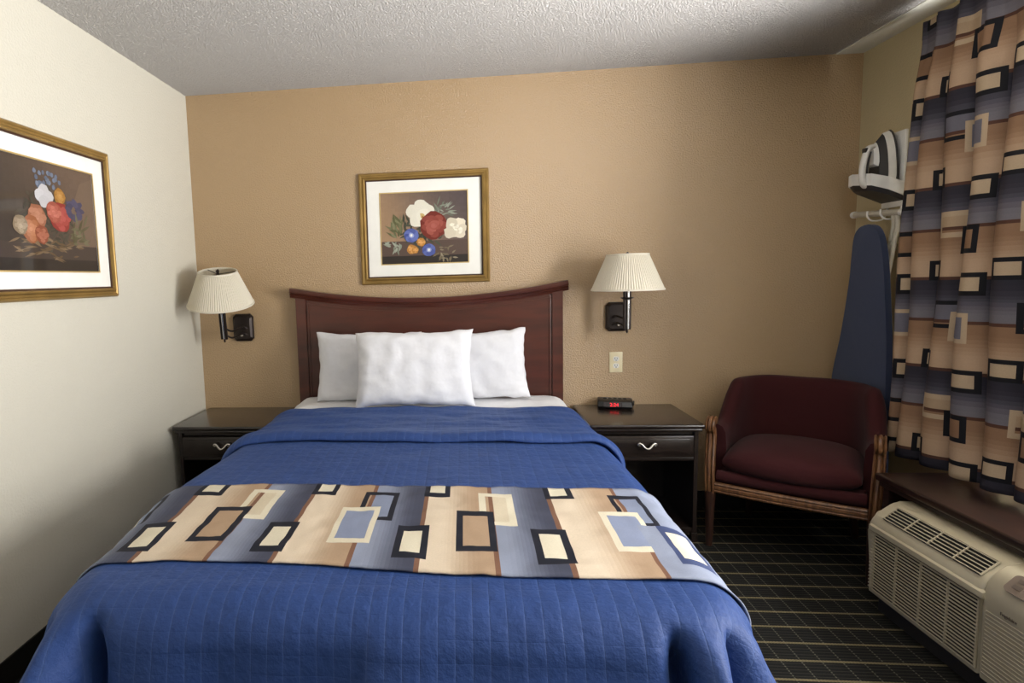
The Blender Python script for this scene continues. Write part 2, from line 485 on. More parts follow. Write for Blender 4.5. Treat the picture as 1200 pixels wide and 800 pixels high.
#        p0,  p1,   q0,  q1, frame colour, inner (None = keep, tuple = colour), thickness p/q
def rects(kind):
    if kind == 0:
        return [(.42, .70, .10, .52, IV, ('half', None, (206, 194, 170)), .055, .05),
                (.24, .53, .36, .80, DK, ('c', TN, None), .05, .055),
                (.78, 1.02, .56, .90, DK, ('c', IV, None), .05, .055),
                (-.04, .18, -.14, .17, DK, ('c', IV, None), .045, .05)]
    return [(.44, .74, .10, .52, DK, ('half', None, (130, 140, 164)), .045, .05),
            (.30, .62, .34, .78, IV, ('c', (134, 144, 170), None), .045, .05),
            (.80, 1.04, .56, .90, DK, ('c', IV, None), .05, .055),
            (-.04, .18, -.14, .17, DK, ('c', IV, None), .045, .05)]
def fabric(p, q, wrap=(0,)):
    k = math.floor(p); f = p-k; qq = q-math.floor(q/TQ)*TQ
    if f < .5: c = mixc(CR, TN, ss(.12, .42, f))
    elif f < .535: c = BR
    elif f < .965: c = mixc(LB, DS, ss(.58, .93, f))
    else: c = BR
    for kk in (k-1, k, k+1):
        pl = p-kk
        for (p0, p1, q0, q1, fc, inner, tp, tq) in rects(kk % 2):
            for dq in wrap:
                ql = qq-dq*TQ
                if p0 < pl < p1 and q0 < ql < q1:
                    if p0+tp < pl < p1-tp and q0+tq < ql < q1-tq:
                        if inner[0] == 'c': c = inner[1]
                        elif pl > .535 and inner[2]: c = inner[2]
                        elif pl < .5: c = mixc(TN, c, .2)
                    else: c = fc
    return lin(*c)
def fab_lines(p0, p1, q0, q1, per, qper, pstep, qstep, poff, qoff):
    """grid lines in fabric space so every printed edge falls on a mesh edge"""
    P, Q = set(), set()
    for k in range(math.floor(p0)-1, math.ceil(p1)+2):
        for e in (.5, .535, .965, 1.0): P.add(k+e)
        for r in rects(k % 2):
            for e in (r[0], r[0]+r[6], r[1]-r[6], r[1]): P.add(k+e)
    for k in [TQ*i for i in range(math.floor(q0/TQ)-1, math.ceil(q1/TQ)+2)]:
        for kind in (0, 1):
            for r in rects(kind):
                for e in (r[2], r[2]+r[7], r[3]-r[7], r[3]): Q.add(k+e)
    def fill(S_, a, b, st):
        L = sorted([x for x in S_ if a < x < b]+[a, b]); out = [L[0]]
        for x in L[1:]:
            n = max(1, math.ceil((x-out[-1])/st)); a0 = out[-1]
            if x-a0 < 1e-4: continue
            out += [a0+(x-a0)*i/n for i in range(1, n+1)]
        return out
    return fill(P, p0, p1, pstep), fill(Q, q0, q1, qstep)

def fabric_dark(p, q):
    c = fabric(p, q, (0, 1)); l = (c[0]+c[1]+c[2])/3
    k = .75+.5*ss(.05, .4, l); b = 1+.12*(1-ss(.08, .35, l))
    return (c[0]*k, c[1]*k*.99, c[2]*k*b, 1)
PER = .367
R_T0, R_T1 = 1.545, 2.085
def run_s(p):
    v = p*PER + .173 - CX
    return v if v < .62 else .62+(v-.62)*.80
p0, p1 = (-HW+.10+CX-.173)/PER, 2.35
Pl, Ql = fab_lines(p0, p1, 0, 1, PER, .54, .04, .03, 0, 0)
def runner(p, q):
    s = run_s(p); t = R_T0+(R_T1-R_T0)*q + .010*math.sin(s*5)+.04*(s/W)*q*.5
    e = .0275+.0035*nz(s*9+t*6, t*16, 3)+.0022*nz(s*30, t*22, 8)+.006*math.exp(-(q/.05)**2)*abs(nz(s*12, 1))
    return over_bed(s, t, e)
def runner_print(p, q):      # the last stripe on the window side is plain light blue around one framed block
    if p < 1.535: return fabric(p, q)
    if 1.68 < p < 1.98 and .50 < q < .88: return lin(*(IV if 1.73 < p < 1.93 and .56 < q < .82 else (60, 72, 110)))
    return fabric(p, q) if p < 1.76 and .1 < q < .5 and p < 1.74 else lin(*LB)
bm = lattice(Pl, Ql, runner, runner_print)
tag(obj('bed_runner', bm, 'fabric', solid=.004, smooth=180), 'patterned bed runner with beige and blue rectangles across the blue quilt', 'bed runner')

# pillows
def pillow_bm(w, h, t, seed, n=44, sag=.02):
    bm = B(); F, K = {}, {}
    for i in range(n+1):
        for j in range(n+1):
            u, v = -1+2*i/n, -1+2*j/n
            uu, vv = math.sin(u*PI/2), math.sin(v*PI/2)
            au, av = abs(uu), abs(vv)
            x = uu*w/2*(1-.07*(1-av**2)*au**6); z = vv*h/2*(1-.075*(1-au**2)*av**6)
            x += .006*nz(vv*5, seed)*au**3; z += .008*nz(uu*5, seed+3)*av**3
            th = t/2*((1-au**2.6)*(1-av**2.6))**.42 if au < 1 and av < 1 else 0
            edge = max(au, av)
            wr = .006*nz(x*16+seed, z*7, seed)*(1-edge**6)+.016*abs(nz(x*8*(1+.3*vv), z*26, seed+7))*(edge**3)*(1-edge**10)
            wr += .009*(1-abs(nz(x*9+z*7, z*6-x*4, seed+1)*2))*(1-edge**8)
            border = i in (0, n) or j in (0, n)
            F[i, j] = bm.verts.new((x, -th-wr*(0 if border else 1), z))
            K[i, j] = F[i, j] if border else bm.verts.new((x, th*.8, z))
    for i in range(n):
        for j in range(n):
            bm.faces.new((F[i, j], F[i+1, j], F[i+1, j+1], F[i, j+1]))
            q = (K[i, j], K[i, j+1], K[i+1, j+1], K[i+1, j])
            if len(set(q)) == 4 and not (q[0] is F[i, j] and q[1] is F[i, j+1] and q[2] is F[i+1, j+1] and q[3] is F[i+1, j]):
                bm.faces.new(q)
    return bm
def pillow(label, x, y, z, w, h, t, tilt, rz, seed, ry=0):
    o = obj('pillow', pillow_bm(w, h, t, seed), 'pillow', smooth=180)
    o.location = (x, y, z); o.rotation_euler = (math.radians(tilt), math.radians(ry), math.radians(rz))
    return tag(o, label, 'pillow', 'white pillows against the headboard')
pillow('white pillow behind, its left half showing beside the headboard left side', -.245, -.165, .862, .60, .395, .15, -9, 0, 1.3, .5)
pillow('white pillow behind, showing to the right of the front pillow', .345, -.165, .862, .58, .385, .15, -9, 0, 5.1, -3)
pillow('large white pillow in front, centred and leaning on the other two', .028, -.375, .882, .625, .405, .16, -16, 0, 9.7, -.6)

# ------------------------------------------------------------------ nightstands
def nightstand(x, label):
    t = thing('nightstand', label, 'nightstand', (x, 0, 0), group='dark nightstands either side of the bed')
    bm = B(); box(bm, -.272, .272, -.492, -.008, .583, .605, .009, 3); box(bm, -.262, .262, -.482, -.01, .568, .582, .004)
    obj('top', bm, 'espresso', t, smooth=40)
    bm = B()
    box(bm, -.250, -.230, -.465, -.012, .05, .567, .002); box(bm, .230, .250, -.465, -.012, .05, .567, .002)
    box(bm, -.229, .229, -.028, -.014, .05, .567); box(bm, -.229, .229, -.462, -.03, .418, .434, .002)
    box(bm, -.229, .229, -.462, -.03, .05, .075, .002); box(bm, -.229, .229, -.45, -.03, .549, .567)
    obj('body', bm, 'espresso', t)
    for sx in (-1, 1):
        for y in (-.45, -.035):
            bm = B(); box(bm, sx*.24-.016, sx*.24+.016, y-.014, y+.014, 0, .05, .004); obj('leg', bm, 'espresso', t)
    bm = B(); box(bm, -.226, .226, -.474, -.44, .438, .545, .005, 2); box(bm, -.205, .205, -.479, -.474, .452, .531, .003)
    box(bm, -.21, .21, -.44, -.06, .445, .535)
    d = obj('drawer', bm, 'espresso', t, smooth=40)
    bm = B()
    pts = spline([(-.036, -.492, .501), (-.043, -.494, .507), (-.036, -.496, .513), (-.026, -.498, .508), (-.012, -.503, .493), (0, -.505, .488), (.012, -.503, .493), (.026, -.498, .508), (.036, -.496, .513), (.043, -.494, .507), (.036, -.492, .501)], 5)
    tube(bm, pts, .0058, 8)
    for sx in (-1, 1): tube(bm, [(sx*.036, -.478, .507), (sx*.036, -.497, .507)], .006, 8)
    h = obj('handle', bm, 'chrome', d, smooth=60); h['label'] = 'curved satin nickel handle'
    return t
nightstand(-.990, 'dark espresso nightstand left of the bed with nothing on top')
nightstand(1.172, 'dark espresso nightstand right of the bed carrying the clock radio')

# ------------------------------------------------------------------ clock radio
ck = thing('clock_radio', 'small black clock radio with red digits on the right nightstand', 'alarm clock', (1.118, -.072, .6055), (0, 0, math.radians(-12)))
bm = B()
prof = [(-.058, .002), (-.062, .012), (-.050, .036), (-.035, .043), (.030, .046), (.050, .038), (.056, .004)]
prism(bm, prof, 'x', -.092, .092, .008, 3); obj('body', bm, 'black', ck, smooth=35)
rotf = Matrix.Translation((-.012, -.0605, .022)) @ Matrix.Rotation(math.radians(-26), 4, 'X')
bm = B(); box(bm, -.048, .048, -.0015, .002, -.013, .013, .001, 1, rotf); obj('display', bm, 'glassblk', ck)
text('digits', '2:24', 'led', ck, .027, Matrix.Translation((-.004, -.0627, .0218)) @ Matrix.Rotation(math.radians(64), 4, 'X'), .0003, 'glowing red digits')
bm = B(); lathe(bm, [(.013, 0), (.013, .006), (.011, .008)], 20, (0, 0, 0), True)
for v in bm.verts: v.co = Vector((.094+v.co.z, v.co.x-.004, v.co.y+.024))
obj('knob', bm, 'black', ck, smooth=40)
bm = B()
for i in range(5): box(bm, -.06+i*.026, -.042+i*.026, -.005, .012, .044, .0485, .001, 1)
obj('button', bm, 'dkgrey', ck)
for sx in (-.07, .07):
    bm = B(); box(bm, sx-.012, sx+.012, -.045, .045, 0, .004); obj('foot', bm, 'black', ck)

# ------------------------------------------------------------------ outlet
ol = thing('wall_outlet', 'ivory duplex wall outlet above the right nightstand', 'outlet', (1.140, 0, .845))
bm = B(); box(bm, -.036, .036, -.006, 0, -.058, .058, .003, 2); obj('cover_plate', bm, 'ivory', ol, smooth=40)
for s in (-1, 1):
    bm = B()
    pts = [(.0155*math.cos(a)*1.05, max(-.0135, min(.0135, .017*math.sin(a)))+s*.0195) for a in [2*PI*k/24 for k in range(24)]]
    prism(bm, pts, 'y', -.0085, -.004); r = obj('receptacle', bm, 'white', ol)
    bm = B()
    box(bm, -.0075, -.0050, -.0093, -.008, s*.0195-.002, s*.0195+.008); box(bm, .0050, .0075, -.0093, -.008, s*.0195-.001, s*.0195+.007)
    prism(bm, [(.003*math.cos(2*PI*k/10), s*.0195-.008+.003*math.sin(2*PI*k/10)) for k in range(10)], 'y', -.0093, -.008)
    obj('slot', bm, 'slot', r)
bm = B(); prism(bm, [(.003*math.cos(2*PI*k/12), .003*math.sin(2*PI*k/12)) for k in range(12)], 'y', -.0075, -.005); obj('screw', bm, 'chrome', ol)

# ------------------------------------------------------------------ wall lamps
def wall_lamp(plate, stem, side, fwd, lean, label):
    """plate: (x,z) of the back plate; stem: (x,y,z) of the cup under the shade"""
    t = thing('wall_lamp', label, 'wall lamp', (plate[0], 0, plate[1]), group='swing arm wall lamps')
    bm = B()
    def octo(w, h, c): return [(-w+c, -h), (w-c, -h), (w, -h+c), (w, h-c), (w-c, h), (-w+c, h), (-w, h-c), (-w, -h+c)]
    o0, o1, o2 = octo(.062, .082, .018), octo(.058, .078, .017), octo(.046, .066, .012)
    rings = []
    for o, y in ((o0, 0), (o0, -.010), (o1, -.020), (o2, -.028)): rings.append([bm.verts.new((a, y, b)) for a, b in o])
    for r0, r1 in zip(rings, rings[1:]):
        for k in range(8): bm.faces.new((r0[k], r0[(k+1) % 8], r1[(k+1) % 8], r1[k]))
    bm.faces.new(rings[-1]); bm.faces.new(rings[0][::-1])
    obj('back_plate', bm, 'bronze', t)
    bm = B(); lathe(bm, [(.011, 0), (.011, .008), (.007, .014)], 16, (0, 0, 0), True)
    for v in bm.verts: v.co = Vector((.002*side+v.co.x, -.028-v.co.z, -.043+v.co.y))
    k = obj('switch_knob', bm, 'chrome', t, smooth=40)
    sx, sy, sz = stem[0]-plate[0], stem[1], stem[2]-plate[1]
    piv = Matrix.Translation((sx, sy, sz)) @ Matrix.Rotation(math.radians(fwd), 4, 'X') @ Matrix.Rotation(math.radians(lean), 4, 'Y')
    for dz in (-.010, -.048):
        a = piv @ Vector((0, 0, -.085+dz))
        bm = B(); tube(bm, spline([(-.03*side, -.026, dz+.005), (-.01*side, -.05, dz+.016), (.02*side, (sy-.02)*.6, dz), tuple(a)], 8), .0055, 8)
        obj('arm', bm, 'bronze', t, smooth=60)
    bm = B()
    for dx in (-.0125, .0125):
        tube(bm, [piv @ Vector((dx, 0, -.165)), piv @ Vector((dx, 0, .06))], .0085, 12)
    tube(bm, [piv @ Vector((0, 0, -.185)), piv @ Vector((0, 0, -.178)), piv @ Vector((0, 0, -.165)), piv @ Vector((0, 0, .06))], [.002, .006, .005, .005], 10)
    obj('stem', bm, 'bronze', t, smooth=40)
    bm = B(); tube(bm, [piv @ Vector((.003, -.0115, -.16)), piv @ Vector((.003, -.0115, .0)), piv @ Vector((.003, -.0115, .06))], .0062, 10)
    q = obj('stem_tube', bm, 'steel', t, smooth=60); q['label'] = 'bright polished steel stem tube'
    bm = B(); lathe(bm, [(.006, -.012), (.020, -.007), (.032, .002), (.036, .004), (.020, .000), (.006, .004)], 24, closed=True)
    for v in bm.verts: v.co = piv @ v.co
    obj('cup', bm, 'bronze', t, smooth=60)
    bm = B(); lathe(bm, [(.014, .055), (.016, .06), (.016, .11), (.012, .115)], 16, closed=True)
    for v in bm.verts: v.co = piv @ v.co
    obj('socket', bm, 'bronze', t, smooth=40)
    bm = B(); lathe(bm, [(.012, .115), (.016, .13), (.028, .155), (.030, .17), (.024, .19), (.008, .2)], 20, closed=True)
    for v in bm.verts: v.co = piv @ v.co
    obj('bulb', bm, 'white', t, smooth=60)
    zb, zt, rb, rt = .045, .225, .181, .104
    N = 88*4
    rip = lambda k, i: (.0016 if (k % 4) in (0, 1) else -.0016)
    bm = B(); lathe(bm, [(rb, zb), (rb+(rt-rb)*.33, zb+(zt-zb)*.33), (rb+(rt-rb)*.66, zb+(zt-zb)*.66), (rt, zt)], N, ripple=rip)
    for v in bm.verts: v.co = piv @ v.co
    sh = obj('shade', bm, 'shade', t)
    sh.modifiers.new('solid', 'SOLIDIFY').thickness = .0015
    for (r, z) in ((rb, zb), (rt, zt)):
        bm = B(); lathe(bm, [(r-.003, z-.004), (r+.0035, z-.004), (r+.0025, z+.005), (r-.003, z+.005), (r-.003, z-.004)], 64)
        for v in bm.verts: v.co = piv @ v.co
        obj('shade_trim', bm, 'shade', sh, smooth=40)
    bm = B()
    for a in (0, 2*PI/3, 4*PI/3):
        tube(bm, [piv @ Vector((0, 0, zt-.012)), piv @ Vector(((rt-.002)*math.cos(a+.4), (rt-.002)*math.sin(a+.4), zt-.002))], .0022, 6)
    for sg in (-1, 1):
        tube(bm, [piv @ Vector(p) for p in spline([(0, 0, zt-.013), (sg*.035, 0, zt-.03), (sg*.042, 0, .15), (sg*.016, 0, .09)], 5)], .0018, 6)
    obj('spider', bm, 'bronze', sh, smooth=60)
    bm = B(); lathe(bm, [(.004, zt-.014), (.010, zt-.008), (.007, zt-.001), (.011, zt+.006), (.003, zt+.016)], 14, closed=True)
    for v in bm.verts: v.co = piv @ v.co
    obj('finial', bm, 'bronze', sh, smooth=60)
wall_lamp((1.143, 1.103), (1.147, -.20, 1.213), 1, 0, 0, 'wall lamp with pleated ivory shade on the right, above the outlet')
wall_lamp((-1.020, 1.089), (-1.066, -.205, 1.198), -1, 13, 3, 'wall lamp with pleated ivory shade, tilted forward near the left corner')

# ------------------------------------------------------------------ framed pictures
def framed(w, h, aw, ah, loc, rz, painter, label):
    t = thing('framed_picture', label, 'picture', loc, (0, 0, rz), group='gold framed flower prints')
    bm = B()
    fw = .040
    # moulded profile: (distance in from outer edge, depth)
    prof = [(0, 0), (0, -.012), (.006, -.020), (.012, -.020), (.016, -.016), (.022, -.016), (.030, -.026), (.036, -.024), (fw, -.012), (fw, 0)]
    rings = []
    for (d, y) in prof: rings.append([bm.verts.new((sx*(w/2-d), y, sz*(h/2-d))) for sx, sz in ((-1, -1), (1, -1), (1, 1), (-1, 1))])
    for r0, r1 in zip(rings, rings[1:]):
        for k in range(4): bm.faces.new((r0[k], r0[(k+1) % 4], r1[(k+1) % 4], r1[k]))
    r0, r1 = rings[-1], rings[0]
    for k in range(4): bm.faces.new((r0[k], r0[(k+1) % 4], r1[(k+1) % 4], r1[k]))
    obj('frame', bm, 'gold', t)
    def ring(bm, w0, h0, w1, h1, y0, y1):
        a = [[bm.verts.new((sx*ww/2, yy, sz*hh/2)) for sx, sz in ((-1, -1), (1, -1), (1, 1), (-1, 1))] for ww, hh, yy in ((w0, h0, y1), (w0, h0, y0), (w1, h1, y0), (w1, h1, y1))]
        for i in range(4):
            p, q = a[i], a[(i+1) % 4]
            for k in range(4): bm.faces.new((p[k], p[(k+1) % 4], q[(k+1) % 4], q[k]))
    bm = B(); ring(bm, w-2*fw+.002, h-2*fw+.002, w-2*fw-.010, h-2*fw-.010, -.015, -.004); obj('inner_lip', bm, 'framedark', t)
    bm = B(); ring(bm, w-2*fw-.004, h-2*fw-.004, aw, ah, -.008, -.002); obj('mat', bm, 'mat', t)
    bm = B(); ring(bm, aw+.012, ah+.012, aw, ah, -.0095, -.006); obj('mat_fillet', bm, 'goldlight', t)
    bm = B(); cl = bm.loops.layers.float_color.new('Col')
    L = [0]
    def poly(pts, col):
        L[0] += 1; y = -.0035-L[0]*4e-6
        vs = [bm.verts.new((max(-aw/2, min(aw/2, a*aw/2)), y, max(-ah/2, min(ah/2, b*ah/2)))) for a, b in pts]
        try: f = bm.faces.new(vs)
        except ValueError: return
        for lp in f.loops: lp[cl] = lin(*[max(0, min(255, c)) for c in col])
    painter(poly, aw/ah)
    me_o = obj('print', bm, 'print', t)
    bm = B(); box(bm, -w/2+.02, w/2-.02, -.001, 0, -h/2+.02, h/2-.02); obj('backing', bm, 'framedark', t)
    return t
def blob(poly, x, y, rx, ry, col, n=14, j=.12, ang=0, rnd=random):
    pts = []
    for k in range(n):
        a = 2*PI*k/n; r = 1+rnd.uniform(-j, j)
        px, py = rx*r*math.cos(a), ry*r*math.sin(a)
        pts.append((x+px*math.cos(ang)-py*math.sin(ang), y+px*math.sin(ang)+py*math.cos(ang)))
    poly(pts, col)
def leaf(poly, x, y, l, w, ang, col):
    pts = [(-0., 0), (.25, .8), (.55, .9), (1, 0), (.55, -.9), (.25, -.8)]
    poly([(x+(a*l*math.cos(ang)-b*w*math.sin(ang)), y+(a*l*math.sin(ang)+b*w*math.cos(ang))*1.2) for a, b in pts], col)
def vary(c, d): 
    k = random.uniform(-d, d); return tuple(x+k for x in c)
def backdrop(poly, left, right, table, ty, n=24, m=16):
    for i in range(n):
        for j in range(m):
            x0, x1 = -1+2*i/n, -1+2*(i+1)/n; y0, y1 = ty+(1-ty)*j/m, ty+(1-ty)*(j+1)/m
            c = mixc(left, right, ss(0, 1, (i/n)*.8+(j/m)*.25)); poly([(x0, y0), (x1, y0), (x1, y1), (x0, y1)], vary(c, 2))
    poly([(-1, -1), (1, -1), (1, -.78), (-1, -.78)], tuple(x*.45 for x in table))
    poly([(-1, -.78), (1, -.78), (1, ty), (-1, ty)], table)
def rose(poly, x, y, r, col, asp, petals=26, light=34):
    blob(poly, x, y, r, r*asp, tuple(c-30 for c in col), 18, .08)
    for k in range(petals):
        q = 1-k/petals; a = k*2.4; d = r*q*.72
        c = vary(tuple(cc+light*(1-q)-8 for cc in col), 14)
        blob(poly, x+d*math.cos(a), y+d*math.sin(a)*asp, r*(.20+.17*q), r*asp*(.12+.13*q), c, 8, .12, a+PI/2)
def paint_back(poly, asp):
    random.seed(11)
    backdrop(poly, (158, 128, 98), (82, 70, 70), (84, 66, 58), -.36)
    for k in range(90):     # dark foliage mass and pale leaves
        a = random.uniform(0, 2*PI); r = random.uniform(.1, .55)
        leaf(poly, r*math.cos(a)*1.0-.05, r*math.sin(a)*.75-.08, random.uniform(.1, .25), .03, random.uniform(0, 6.28), vary((58, 60, 46), 14))
    for k in range(26): leaf(poly, -.62+random.uniform(-.12, .12), .0+random.uniform(-.28, .15), random.uniform(.15, .32), .028, random.uniform(1.3, 2.9), vary((104, 104, 72), 22))
    for k in range(30): leaf(poly, .35+random.uniform(-.1, .25), .42+random.uniform(-.1, .2), random.uniform(.1, .24), .018, random.uniform(-.6, 2.2), vary((120, 126, 112), 26))
    for k in range(16): leaf(poly, -.75+random.uniform(-.08, .25), -.45+random.uniform(-.12, .1), random.uniform(.1, .22), .024, random.uniform(2, 5), vary((142, 148, 132), 22))
    for k in range(22): leaf(poly, .45+random.uniform(-.15, .2), -.72+random.uniform(-.15, .2), random.uniform(.08, .2), .022, random.uniform(3.5, 7), vary((118, 106, 84), 24))
    for dx, dy in ((-.16, .10), (.02, .22), (.16, .10), (-.08, -.12), (.08, -.04)):
        blob(poly, -.08+dx, .36+dy, .18, .21, vary((226, 222, 206), 8), 16, .1)
    blob(poly, -.03, .33, .06, .09, (196, 170, 110), 8, .3); blob(poly, -.02, .30, .03, .05, (150, 100, 50), 6, .3)
    rose(poly, .22, .06, .31, (140, 62, 50), asp)
    for dx, dy, r in ((0, .0, .2), (.12, .1, .14), (.1, -.12, .15), (-.1, -.12, .14), (-.06, .12, .14), (.18, -.02, .1)):
        blob(poly, .70+dx, -.03+dy, r, r*asp, vary((218, 208, 186), 12), 14, .12)
    for k in range(12): blob(poly, .70+random.uniform(-.1, .15), -.03+random.uniform(-.14, .14), .05, .03, vary((236, 230, 212), 8), 8, .2, k)
    for (x, y, r) in ((-.30, -.20, .155), (.10, -.63, .14)):
        for k in range(9):
            a = k*2*PI/9; blob(poly, x+r*.6*math.cos(a), y+r*.6*asp*math.sin(a), r*.55, r*.5*asp, vary((78, 92, 158), 16), 10, .1, a)
        blob(poly, x, y, r*.4, r*.4*asp, (150, 162, 208), 10, .1); blob(poly, x, y, r*.18, r*.22*asp, (232, 232, 226), 8, .1)
    for (x, y, r) in ((-.08, -.40, .10), (-.30, -.60, .11), (-.22, -.62, .08)):
        rose(poly, x, y, r, (206, 150, 82), asp, 10, 24)
def paint_left(poly, asp):
    random.seed(23)
    base = poly
    def poly(pts, c): base(pts, tuple(x*.78+y for x, y in zip(c, (18, 15, 13))))  # colours pulled toward brown: haze of reflecting glass put into the print
    backdrop(poly, (46, 40, 36), (104, 84, 70), (56, 46, 42), -.50)
    poly([(.55, -.5), (1, -.5), (1, .9), (.72, .75), (.5, .2)], (112, 92, 76))
    for k in range(110):
        a = random.uniform(0, 2*PI); r = random.uniform(.05, .6)
        leaf(poly, r*math.cos(a)*.85+.05, r*math.sin(a)*.9-.05, random.uniform(.08, .2), .025, random.uniform(0, 6.28), vary((56, 54, 44), 14))
    for k in range(60):  # basket weave and hanging leaves
        leaf(poly, random.uniform(-.5, .6), random.uniform(-.75, -.35), random.uniform(.1, .26), .018, random.uniform(-.5, .5)+(PI if k % 2 else 0), vary((112, 92, 66), 24))
    for k in range(24): blob(poly, .02+random.uniform(-.18, .28), .66+random.uniform(-.12, .16), .03, .045, vary((104, 122, 150), 22), 8, .2)
    for dx, dy in ((0, .08), (-.07, -.02), (.08, -.02), (0, -.12)): blob(poly, -.02+dx, .40+dy, .10, .12, vary((214, 216, 222), 8), 14, .1)
    rose(poly, .28, .42, .11, (196, 142, 66), asp, 14, 26)
    rose(poly, .26, .02, .20, (176, 66, 62), asp, 22, 30); rose(poly, .14, .10, .14, (196, 104, 88), asp, 16, 26)
    rose(poly, -.18, -.02, .16, (190, 128, 100), asp, 18, 26); rose(poly, -.30, -.26, .17, (188, 120, 84), asp, 18, 26)
    rose(poly, -.48, -.20, .12, (166, 150, 126), asp, 14, 26); rose(poly, -.12, -.34, .12, (170, 96, 72), asp, 14, 24)
    for k in range(9): blob(poly, .56+.12*math.cos(k*.7), .20+.14*math.sin(k*.7), .10, .06, vary((58, 58, 92), 14), 8, .15, k)
    for k in range(24): leaf(poly, .5+random.uniform(-.1, .25), -.25+random.uniform(-.25, .2), random.uniform(.1, .25), .026, random.uniform(-.3, 1.8), vary((92, 90, 62), 22))
framed(.735, .628, .492, .397, (.0755, -.001, 1.634), 0, paint_back, 'gold framed flower print above the headboard')
framed(.840, .633, .600, .410, (XL+.001, -1.281, 1.627), PI/2, paint_left, 'gold framed dark flower print on the left cream wall')

# ------------------------------------------------------------------ armchair
ch = thing('armchair', 'maroon barrel armchair with worn wood arm posts in the right corner', 'armchair', (1.752, -.635, 0), (0, 0, math.radians(-34.3)))
def tub(a, extra=0.0):
    e = .60
    c, s = math.cos(a), math.sin(a)
    w, d = .302+extra, .43+extra
    x = -w*math.copysign(abs(c)**e, c); y = .06+d*abs(s)**e
    return x, y
def top_h(a):
    return .590+.190*ss(.03, .55, math.sin(a))
n = 72; bm = B(); rings = []
zb = .27
for i in range(n+1):
    a = PI*i/n*.9999+.00005
    h = top_h(a)
    lean = .045*ss(.3, 1, math.sin(a)); flr = .02
    sec = []
    for (e, z) in ((.036, zb), (.038, .36), (.040, h-.10), (.038, h-.04), (.026, h-.010), (.004, h), (-.018, h-.010), (-.032, h-.04), (-.036, h-.12), (-.034, .40), (-.030, .30)):
        x, y = tub(a, e); k = max(0, (z-.3)/.5)
        x *= 1+flr*k; y += lean*k
        x += .0
        sec.append(bm.verts.new((x, y, z+.003*nz(x*6, y*6, z*6))))
    rings.append(sec)
for r0, r1 in zip(rings, rings[1:]):
    m_ = len(r0)
    for j in range(m_): bm.faces.new((r0[j], r0[(j+1) % m_], r1[(j+1) % m_], r1[j]))
bm.faces.new(rings[0]); bm.faces.new(rings[-1][::-1])
bk = obj('backrest', bm, 'maroon', ch, smooth=60)
bm = B()
prism(bm, [(-.285, 0), (.285, 0)]+[tub(PI*(1-k/12), -.01) for k in range(1, 12)], 'z', .285, .375, .012, 3)
obj('seat_base', bm, 'maroon', ch, smooth=40)
bm = B()
sweep(bm, [(x/10*.288, -.012-.012*(1-(x/10)**2), .352) for x in range(-10, 11)], [(.028*math.cos(q), .022*math.sin(q)) for q in [2*PI*k/14 for k in range(14)]], (0, 0, 1))
obj('front_roll', bm, 'maroon', ch, smooth=60)
# cushion
bm = B(); n = 36; F, K = {}, {}
for i in range(n+1):
    for j in range(n+1):
        u, v = math.sin((-1+2*i/n)*PI/2), math.sin((-1+2*j/n)*PI/2)
        hw = .270
        x = u*hw*(1-.12*max(0, v)**2); y = .205+v*.225
        if v < 0: y -= .050*(1-u*u)*(-v)
        th = ((1-abs(u)**5)*(1-abs(v)**5))**.36 if abs(u) < 1 and abs(v) < 1 else 0
        cr = .035*(1-u*u)*(1-v*v)
        z = .425+.064*th+cr
        brd = i in (0, n) or j in (0, n)
        F[i, j] = bm.verts.new((x, y, z if not brd else .425)); K[i, j] = F[i, j] if brd else bm.verts.new((x, y, (.425-.066*th)))
for i in range(n):
    for j in range(n):
        bm.faces.new((F[i, j], F[i+1, j], F[i+1, j+1], F[i, j+1]))
        q = (K[i, j], K[i, j+1], K[i+1, j+1], K[i+1, j])
        if not all(x in (F[i, j], F[i+1, j], F[i+1, j+1], F[i, j+1]) for x in q): bm.faces.new(q)
cu = obj('seat_cushion', bm, 'maroon', ch, smooth=180)
bm = B()
grv = [(-.272, 0), (-.272, .018), (.272, .018), (.272, 0)]
sec = [(-.024, 0), (-.024, .016), (-.016, .020), (-.011, .014), (-.006, .020), (.006, .020), (.011, .014), (.016, .020), (.024, .016), (.024, 0)]
sweep(bm, [(x/10*.292, -.028-.012*(1-(x/10)**2), .298) for x in range(-10, 11)], [(a, b) for a, b in sec], (0, 0, 1))
obj('front_rail', bm, 'chairwood', ch)
for s in (-1, 1):
    bm = B()
    path = spline([(s*.322, .030, .612), (s*.322, .004, .622), (s*.323, -.022, .610), (s*.324, -.024, .585), (s*.323, -.004, .560), (s*.322, -.010, .50), (s*.320, -.028, .43), (s*.318, -.038, .36), (s*.316, -.036, .30), (s*.316, -.030, .268)], 6)
    sec = [(-.021, -.016), (-.021, .012), (-.015, .018), (-.010, .009), (-.004, .018), (.004, .018), (.010, .009), (.015, .018), (.021, .012), (.021, -.016)]
    sweep(bm, path, sec, (1, 0, 0))
    p = obj('arm_post', bm, 'chairwood', ch)
    bm = B(); tube(bm, [(s*.316, -.028, .275), (s*.316, -.03, .20), (s*.314, -.034, .09), (s*.314, -.038, .0)], [.026, .022, .018, .015], 12); obj('leg', bm, 'legwood', ch, smooth=60)
    bm = B(); tube(bm, [(s*.22, .42, .28), (s*.225, .44, .1), (s*.235, .47, 0)], [.022, .019, .015], 12); obj('leg', bm, 'legwood', ch, smooth=60)

